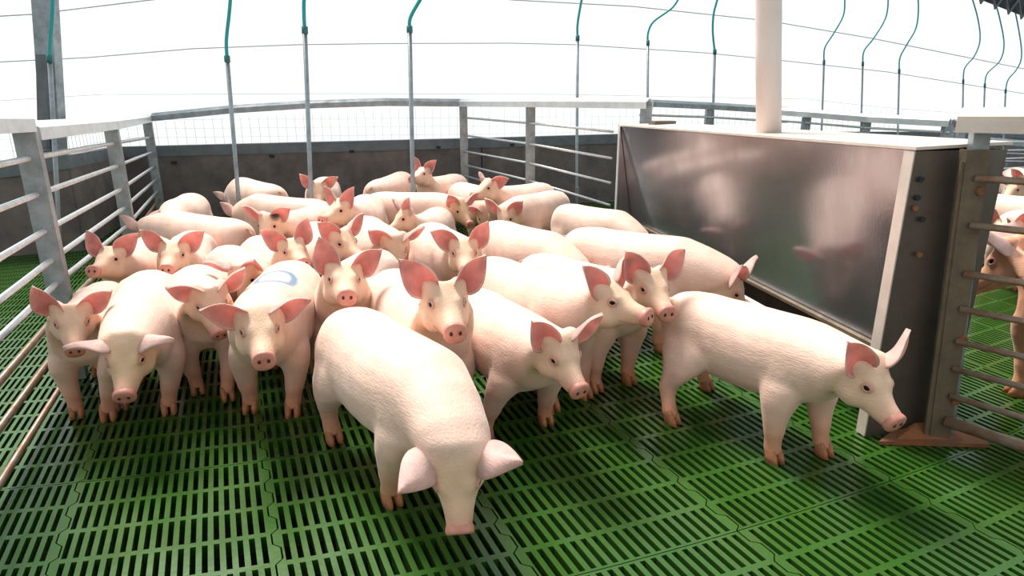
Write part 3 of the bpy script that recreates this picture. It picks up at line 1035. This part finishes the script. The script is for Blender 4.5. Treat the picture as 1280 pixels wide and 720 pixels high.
def build_pig(D):
    x, y, th, s = D['par'][:4]
    nb, hb, Fv, Lv, Uv = D['hf']
    rnd = D['rnd']; me = D['mesh']; P = D['P']
    root = empty('piglet', (x, y, 0), th)
    root.scale = (s, s, s)
    tag(root, D['label'], 'pig', D['group'])
    n = len(me.vertices)
    co = np.empty(n * 3); me.vertices.foreach_get('co', co); co = co.reshape(-1, 3)
    tint = np.tile(SKIN * rnd.uniform(.94, 1.0), (n, 1))

    def mix(w, c):
        nonlocal tint
        w = np.clip(w, 0, 1)[:, None]; tint = tint * (1 - w) + c * w

    ss = lambda a, b, v: (lambda q: q * q * (3 - 2 * q))(np.clip((v - a) / (b - a), 0, 1))
    hbv, fv, lv, uv = (np.array(q) for q in (hb, Fv, Lv, Uv))
    rel = co - hbv
    tf, tl, tu = rel @ fv, rel @ lv, rel @ uv
    headw = ss(-.03, .03, tf) * ss(.13, .09, np.linalg.norm(rel - fv * .06, axis=1))
    mix(headw * .55 * D['face'], FACE)
    mix(ss(.06, .10, tf) * headw * .45, NOSE)
    z = co[:, 2]
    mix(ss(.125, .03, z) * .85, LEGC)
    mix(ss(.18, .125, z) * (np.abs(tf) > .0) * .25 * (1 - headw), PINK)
    cx, _ = spine_pt(P, -.19)
    mix(ss(.09, .03, np.linalg.norm(co - np.array([cx.x, cx.y, .17]), axis=1)) * .35, PINK)
    if D['tan']: mix(np.full(n, D['tan']), WARM_LIT)
    eyes = []
    bm = bmesh.new(); bm.from_mesh(me); bv = BVHTree.FromBMesh(bm); bm.free()
    for sg in (1, -1):
        o = hb + Fv * .039 + Uv * .0105 + Lv * sg * .2
        d = (-Lv * sg)
        hit = bv.ray_cast(o, d)
        pnt, nr = (hit[0], hit[1]) if hit[0] is not None else (hb + Fv * .045 + Lv * sg * .036 + Uv * .012, Lv * sg)
        eyes.append((pnt, nr, sg))
        dd = np.linalg.norm(co - np.array(pnt), axis=1)
        mix(ss(.017, .007, dd) * .6, EYER)
    for kind, dat in D['marks']:
        if kind == 'patch':
            t0, l0, u0, r, c, w = dat
            dd = np.linalg.norm(rel - (fv * t0 + lv * l0 + uv * u0), axis=1); mix(ss(r, r * .6, dd) * w, c)
        elif kind == 'spot':   # position on the trunk: u, side offset, z
            u_, sd_, z_, r, c, w = dat
            cc, h = spine_pt(P, u_)
            q = np.array([cc.x - sin(h) * sd_, cc.y + cos(h) * sd_, z_])
            dd = np.linalg.norm(co - q, axis=1); mix(ss(r, r * .5, dd) * w, c)
        elif kind == 'line':   # painted stroke on the back: list of (u, side)
            pts, width, c, w = dat
            best = np.full(n, 9.0)
            pp = []
            for u_, sd_ in pts:
                cc, h = spine_pt(P, u_); pp.append((cc.x - sin(h) * sd_, cc.y + cos(h) * sd_))
            for k in range(len(pp) - 1):
                a, b = np.array(pp[k]), np.array(pp[k + 1]); ab = b - a
                t = np.clip(((co[:, :2] - a) @ ab) / (ab @ ab), 0, 1)
                best = np.minimum(best, np.linalg.norm(co[:, :2] - a - t[:, None] * ab, axis=1))
            mix(ss(width, width * .4, best) * w * (z > .2), c)
    at_ = me.attributes.new('tint', 'FLOAT_COLOR', 'POINT')
    at_.data.foreach_set('color', np.concatenate([tint, np.ones((n, 1))], 1).ravel())
    me.materials.clear()
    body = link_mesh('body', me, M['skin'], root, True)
    # ears
    ea = D['ears'] or {}
    for sg, kk in ((1, 'l'), (-1, 'r')):
        el, sw, roll, droop = ea.get(kk, (rnd.uniform(22, 48), rnd.uniform(-5, 12), rnd.uniform(5, 25), rnd.uniform(.1, .5)))
        rt = hb + (Lv * sg * .037 + Uv * .034 - Fv * .006) * HS
        em = ear_mesh(rt, Fv, Lv, Uv, sg, el, sw, roll, droop)
        eo = em.build('ear', [M['ear_in'], M['ear_out']], root, smooth=True)
        ea_ = eo.data.attributes.new('tint', 'FLOAT_COLOR', 'POINT')
        ea_.data.foreach_set('color', np.array(em.cols).ravel())
    # eyes
    for pnt, nr, sg in eyes:
        mb = MB().add(*ball(pnt - nr * .0030, Fv * .0062, Uv * .0058, (Lv * sg) * .0064, 10, 8))
        e = mb.build('eye', M['eye'], root, smooth=True)
        if D['near']:
            a = (Fv - nr * Fv.dot(nr)).normalized(); b = nr.cross(a)
            ring = [pnt + nr * .0008 + a * .0080 * cos(2 * pi * k / 14) + b * .0058 * sin(2 * pi * k / 14) for k in range(14)]
            rings = []
            for k in range(14):
                t = (a * cos(2 * pi * k / 14) + b * sin(2 * pi * k / 14))
                rings.append([ring[k] + (t * cos(2 * pi * q / 6) + nr * sin(2 * pi * q / 6)) * .0024 for q in range(6)])
            vs = [p for r_ in rings for p in r_]
            fs = [(i * 6 + k, i * 6 + (k + 1) % 6, ((i + 1) % 14) * 6 + (k + 1) % 6, ((i + 1) % 14) * 6 + k) for i in range(14) for k in range(6)]
            MB().add(vs, fs).build('eyelid', M['lid_skin'], e, smooth=True)
    # snout disc with nostrils
    sc = hb + (Fv * .119 - Uv * .0140) * HS
    ax = (Fv + Uv * .16).normalized(); au = (Uv - ax * Uv.dot(ax)).normalized()
    rings = [ell(sc + ax * t * HS, Lv * w * HS, au * h * HS, 18, 2.3) for t, w, h in ((-.010, .021, .020), (-.004, .0240, .0222), (.003, .0250, .0230), (.0075, .0242, .0222), (.0098, .0212, .0192), (.0100, .010, .009))]
    sn = MB().add(*loft(rings)).build('snout', M['snout'], root, smooth=True)
    for sg in (-1, 1):
        MB().add(*ball(sc + ax * .0081 + Lv * sg * .0083 + au * .001, Lv * .0035, au * .0047, ax * .0025, 10, 6)).build('nostril', M['nostril'], sn, smooth=True)
    if D['near']:
        pts = {}
        for sg in (-1, 1):
            pl = []
            for k in range(6):
                t = .108 - .009 * k
                o = hb + (Fv * t - Uv * (.0285 + .0012 * k - .00022 * k * k)) * HS + Lv * sg * .2
                hit = bv.ray_cast(o, -Lv * sg)
                if hit[0] is not None and (hit[0] - hb).length < .25: pl.append(hit[0] + hit[1] * .0002)
            if len(pl) > 3:
                MB().tube(pl, [.0009] * (len(pl) - 1) + [.0003], 6).build('mouth_line', M['lip'], root, smooth=True)
    for key, c, h in D['hoof']:
        hoof_mesh(c, h).build('hoof', M['hoof'], root, smooth=True)
    # tail
    c, h = spine_pt(P, -.236)
    bk = Vector((-cos(h), -sin(h), 0)); sd = Vector((-sin(h), cos(h), 0))
    p0 = c + Vector((0, 0, .262)); ph = rnd.uniform(0, 6); pts = []
    curl = rnd.uniform(.006, .012)
    for k in range(12):
        q = k / 11
        pts.append(p0 + bk * (-.006 + .042 * q) + Vector((0, 0, .022 * q - .05 * q * q * rnd.uniform(.9, 1.0))) + (sd * cos(ph + 6 * q) + Vector((0, 0, 1)) * sin(ph + 6 * q)) * curl * q)
    MB().tube(pts, [.0075 - .0052 * k / 11 for k in range(12)], 7).build('tail', M['tail'], root, smooth=True)


PIGDATA = {
    'front': [-0.22, 1.09, -0.95, 1.03, 0.02, -0.48, -0.4, 1.05, 0.08],
    'right': [0.5253, 1.2898, -1.0023, 0.9545, -0.3115, -0.0136, 0.2312, 0.5849, -0.0049],
    'mid': [-0.0167, 1.3383, -1.1015, 0.9272, -0.0677, 0.0796, 0.5375, 0.5471, 0.0277],
    'facing': [-0.2241, 1.3873, -1.1335, 1.0346, 0.0956, -0.1899, 1.1041, 0.2177, -0.0175],
    'blunt': [-0.429, 1.6455, -1.588, 0.9975, 0.5239, 0.0817, 0.8699, 0.0177, -0.0806],
    'blue': [-0.5663, 1.4667, -1.4159, 1.0201, 0.0636, 0.222, 0.4236, 0.2704, -0.0151],
    'tilt': [-0.7999, 1.5623, -1.0796, 0.9346, 0.0782, 0.1947, 0.8351, 0.8011, -0.0486],
    'down': [-0.8762, 1.4458, -1.1517, 0.9797, -0.0091, -0.1339, 0.0812, 0.6959, -0.0061],
    'leftmost': [-1.0258, 1.4691, -1.1846, 0.8729, 0.1678, 0.059, 0.8802, 0.5844, -0.0606],
    'profile': [0.0461, 1.5405, -0.9628, 1.0292, 0.0042, 0.2922, 0.5448, 0.0876, 0.0549],
    'smirk': [0.1916, 1.6138, -0.9424, 1.0048, -0.0756, -0.3256, 0.7591, 0.291, 0.004],
    'trough': [0.3756, 1.8826, -0.7481, 1.0758, 0.0309, 0.2629, -0.1655, 0.8487, -0.0167],
    'hidden': [0.0394, 2.037, -1.0252, 1.0355, 0.0936, 0.163, -0.35, 0.95, 0.0],
    'wide': [-0.2223, 2.0603, -1.1961, 0.9947, -0.0164, -0.207, 0.5532, 0.2257, -0.0173],
    'tiltright': [-0.4754, 2.1777, -1.1502, 1.0011, 0.0503, -0.0377, 0.5148, 0.7733, -0.0363],
    'lookright': [-0.6442, 2.119, -1.1307, 0.9705, 0.0636, 0.4642, 0.7563, 0.3129, 0.0207],
    'cluster': [-0.7544, 1.9914, -0.9575, 0.9208, -0.1661, 0.1044, 0.8775, 0.1043, 0.0621],
    'patch': [-0.8177, 2.4988, -1.7697, 0.9766, 0.0003, 0.0252, 0.6751, 0.5836, -0.0079],
    'lookleft': [-0.6322, 2.67, -1.4911, 1.0198, -0.0992, -0.6102, 0.678, 0.1361, -0.0518],
    'lookleft2': [-0.335, 2.5626, -1.7223, 0.8983, -0.1426, -0.7271, 0.9846, 0.4163, -0.0054],
    'browncheek': [-0.459, 2.9256, -0.3969, 0.982, -0.1301, -0.3684, 0.2539, 0.5803, 0.0122],
    'headup': [-0.3845, 3.5428, -1.9259, 0.9877, -0.0171, -0.1991, 1.1764, 0.0167, -0.0175],
    'backfar': [-0.6653, 3.5707, 1.3082, 0.9881, 0.113, 0.34, -0.1093, 0.6308, -0.0116],
    'backfarb': [-0.2001, 3.2792, -1.1471, 0.9468, -0.1314, -0.3591, -0.35, 0.9, 0.0],
    'dirty': [0.04279999999999999, 3.0986, -2.2087, 1.0194, -0.0339, -0.1697, 0.8987, 0.1828, -0.0269],
    'earpair': [0.1087, 2.8595, -2.1171, 0.9991, 0.0381, 0.1141, 0.1964, 0.5796, -0.0039],
    'cornerback': [0.3326, 2.5322, -0.9714, 0.9682, 0.0325, 0.0, -0.4, 1.1, 0.0],
    'fenceback': [-1.455, 2.82, -1.32, 0.97, -0.05, 0.1, -0.5, 1.0, 0],
    'sideleft': [-1.175, 2.37, 2.78, 0.97, 0.05, -0.05, 0.0, 0.6, 0.0],
    'eyeface': [-1.0564, 2.0155, -1.2249, 0.9391, 0.121, -0.184, 0.7129, 0.1474, -0.0865],
    'noseup': [-1.1794, 1.9758, -1.2822, 0.9168, -0.0665, -0.2514, 0.6962, -0.0201, -0.012],
    'tailed': [-0.7961, 1.838, -0.9603, 0.9256, -0.2253, -0.6261, 0.7684, 1.1033, 0.0616],
    'farleft': [-1.3279, 3.3036, 2.4261, 1.0013, -0.0515, -0.1612, -0.4667, 0.7118, 0.0059],
    'longside': [-1.0173, 2.8166, 2.8445, 0.9724, -0.2024, -0.4603, -0.2856, 0.6047, 0.0178],
    'facefar': [-0.9975, 3.3744, -1.3787, 0.9975, 0.0186, 0.0563, 0.5844, 0.4932, -0.0022],
    'rightpen': [1.95, 2.05, 3.1759, 0.9927, 0.0127, 0.0703, 0.2977, 0.5736, 0.0033],
    'rightleg': [1.4002, 1.3768, 2.972, 1.1392, -0.1171, -0.6505, 1.0439, 0.7845, 0.0834],
    'rp1': [3.0337, 3.8528000000000002, -2.0944, 1.0, 0.0, 0.0, 0.35, 0.55, 0.0],
    'rp2': [2.2495, 2.7461, -1.0472, 1.0, 0.0, 0.0, 0.35, 0.55, 0.0],
    'rp3': [2.0189, 2.4673, -2.5048, 0.9858, 0.0186, 0.1033, 0.2484, 0.0755, 0.003],
    'rp4': [2.8776, 3.4391, 3.4907, 1.0, -0.0, -0.0, 0.35, 0.55, 0.0],
}
# ears per pig: el (up), sw (back +, forward -), roll (opening turned down), droop; l and r are the pig's own sides
G_ = 'piglets crowded in the pen'
R_ = 'piglets in the pen beyond the gate'
PIGS = [
    ('front', 'biggest foreground piglet, back to the herd and snout lowered to the green slats', dict(feetpx=dict(hr=(420, 553), fr=(490, 627)), ears=dict(r=(38, -38, 60, .7), l=(28, -8, 60, .35)), near=True)),
    ('right', 'piglet walking alone beside the feeder post, head lowered towards the rusty foot plate', dict(feetpx=dict(hr=(843, 530), fr=(970, 578), fl=(1032, 570), hl=(885, 487)), ears=dict(r=(38, 25, -5, .2), l=(42, 0, 10, -.6)), near=True, marks=[('spot', (-.10, -.075, .165, .030, lin(150, 150, 125), .6))])),
    ('mid', 'piglet at the front centre looking right, left of the lone walking piglet', dict(feetpx=dict(fr=(597, 541), fl=(683, 526)), ears=dict(r=(45, 15, 0, .2), l=(40, -5, 10, .1)), near=True)),
    ('facing', 'piglet facing the camera with wide pink ears, directly behind the biggest foreground piglet', dict(fat=.93, ears=dict(r=(40, 10, 0, .15), l=(45, 5, 10, .2)), near=True)),
    ('blunt', 'piglet staring straight on with round pink snout showing over the biggest piglet\'s rump', dict(fat=.93, ears=dict(r=(68, 5, 0, .1), l=(38, 0, 15, .5)), near=True)),
    ('blue', 'piglet with a blue paint mark on its back, head hanging towards the camera', dict(feetpx=dict(fr=(313, 515), fl=(366, 520)), ears=dict(r=(12, 0, 10, .35), l=(14, 0, 25, .3)), near=True, marks=[('line', ([(.052, .044), (.02, .046), (-.015, .042), (-.042, .028), (-.055, .006), (-.052, -.016), (-.036, -.032), (-.010, -.038), (.02, -.036), (.048, -.030), (.050, .0), (.052, .044)], .0115, BLUE, .92)), ('spot', (.09, 0, .31, .06, BLUE, .22))])),
    ('tilt', 'piglet with tilted face and a pale upright ear, left of the blue-marked piglet', dict(fat=.93, feetpx=dict(fr=(248, 492), fl=(286, 500)), ears=dict(r=(18, 0, 5, .15), l=(48, 0, 5, .0)), near=True)),
    ('down', 'piglet with tan lowered face and flopped ears at the front left of the herd', dict(fat=.93, feetpx=dict(fr=(127, 522), fl=(212, 517)), ears=dict(r=(16, -5, 35, .5), l=(20, -10, 55, .5)), near=True, face=1.5)),
    ('leftmost', 'leftmost piglet of the front row, head by the rod fence with one pointed ear up', dict(fat=.86, ears=dict(r=(55, 0, 10, -.3), l=(32, 0, 0, .3)), near=True)),
    ('profile', 'piglet in right profile with its snout beside another snout, behind the front centre piglet', dict(fat=.93, ears=dict(r=(50, 15, 0, .2), l=(35, 0, 10, .2)), near=True)),
    ('smirk', 'piglet with large pink ears and half-turned face, its snout at the lone piglet\'s rump', dict(fat=.93, ears=dict(r=(52, 5, 0, .3), l=(28, 20, -10, .2)), near=True)),
    ('trough', 'piglet reaching into the feeder trough behind the lone walking piglet', dict(ears=dict(r=(38, 20, 0, .2), l=(48, 0, 5, .1)), near=True)),
    ('hidden', 'piglet seen side-on with its head turned from the camera, mid-herd left of the feeder', dict()),
    ('wide', 'piglet facing the camera with spread ears, in the centre of the herd', dict(ears=dict(r=(22, 5, 0, .3), l=(52, 5, 5, .1)), near=True)),
    ('tiltright', 'piglet with tilted head mid-herd, just left of the spread-eared piglet facing the camera', dict(ears=dict(r=(35, 0, 0, .3), l=(38, 0, 25, .2)), near=True)),
    ('lookright', 'piglet looking right with its snout lifted, above the straight-staring piglet', dict(ears=dict(r=(35, 10, 10, .3), l=(40, 0, 10, .2)), near=True)),
    ('cluster', 'piglet with two raised pink ears just above the blue-marked piglet', dict(fat=.93, ears=dict(r=(40, 5, 5, .2), l=(60, 0, 0, .1)), near=True)),
    ('patch', 'piglet with a black patch beside its ear and a blue mark on the head', dict(ears=dict(r=(22, 5, 5, .2), l=(25, 5, 5, .3)), marks=[('patch', (.012, .040, .048, .034, BLACK, .95)), ('patch', (.03, .0, .055, .022, BLUE, .55))])),
    ('lookleft', 'piglet looking left with a raised ear and small dark eye, mid-herd behind the lifted snout', dict(ears=dict(r=(38, 0, 5, .2), l=(58, 5, 5, .1)))),
    ('lookleft2', 'piglet with large raised ears looking down-left near the centre back of the herd', dict(ears=dict(r=(28, 0, 5, .2), l=(55, 5, 0, .1)))),
    ('browncheek', 'piglet with a tan dirty cheek facing right, near the back of the herd', dict(face=1.9)),
    ('headup', 'piglet raising its head above the herd at the back wall, right of a drinker pipe', dict(ears=dict(r=(50, 0, 0, .1), l=(42, 0, 0, .2)), face=.6)),
    ('backfar', 'piglet at the back wall showing only its round white rump, centre of the back row', dict()),
    ('backfarb', 'piglet with a plain white back at the rear, right of the one raising its head', dict()),
    ('dirty', 'piglet with a dirty face turned left, in the back corner by the rod partition', dict(ears=dict(r=(15, 25, 20, .4), l=(10, 30, 20, .5)), marks=[('patch', (.03, .03, .04, .03, lin(160, 140, 140), .5))])),
    ('earpair', 'piglet beside the rod partition with two short ears and its rump to the fence', dict(ears=dict(r=(40, 0, 10, .2), l=(38, 5, 5, .3)))),
    ('cornerback', 'piglet with a white back beside the far end of the steel feeder', dict()),
    ('fenceback', 'piglet with a white back nearest the left fence at the rear', dict()),
    ('sideleft', 'piglet standing side-on facing left near the left fence, tan flank showing', dict()),
    ('eyeface', 'piglet with one dark eye and dark pink ear behind the front-left piglets', dict(fat=.93, ears=dict(r=(30, 5, 10, .2), l=(35, 5, 10, .3)), near=True)),
    ('noseup', 'piglet poking its snout towards the left fence rods, behind the two leftmost front piglets', dict(fat=.93, ears=dict(r=(50, 0, 10, .0), l=(42, 10, 0, .2)))),
    ('tailed', 'piglet with a white hump and face hidden below two ears, left of the blue-marked one', dict(fat=.93, ears=dict(r=(18, 0, 0, .2), l=(45, 0, 5, .1)))),
    ('farleft', 'piglet at the back wall turned left beside the left drinker pipe', dict()),
    ('longside', 'piglet standing side-on facing left at the rear, in front of the drinker pipes', dict()),
    ('facefar', 'piglet facing the camera behind the second drinker pipe at the back wall', dict(ears=dict(r=(45, 0, 5, .2), l=(20, 5, 5, .3)))),
    ('rightpen', 'piglet with warm light in its skin tint, standing behind the orange-faced one, in the pen beyond the gate', dict(group=R_, near=True, face=1.3, tan=.3)),
    ('rightleg', 'piglet orange-faced from warm light in its skin tint, looking left right behind the gate rods', dict(group=R_, near=True, face=1.2, tan=.75)),
    ('rp1', 'farthest white piglet seen through the gate at the right edge', dict(group=R_)),
    ('rp2', 'white piglet whose flank shows between the upper gate rods', dict(group=R_)),
    ('rp3', 'piglet with a red ear facing the gate, behind the orange-faced piglet', dict(group=R_)),
    ('rp4', 'white piglet head near the far fence beyond the gate', dict(group=R_)),
]
for i, (key, label, kw) in enumerate(PIGS):
    plan_pig(key, PIGDATA[key], label, seed=i, **kw)
finish_pigs()
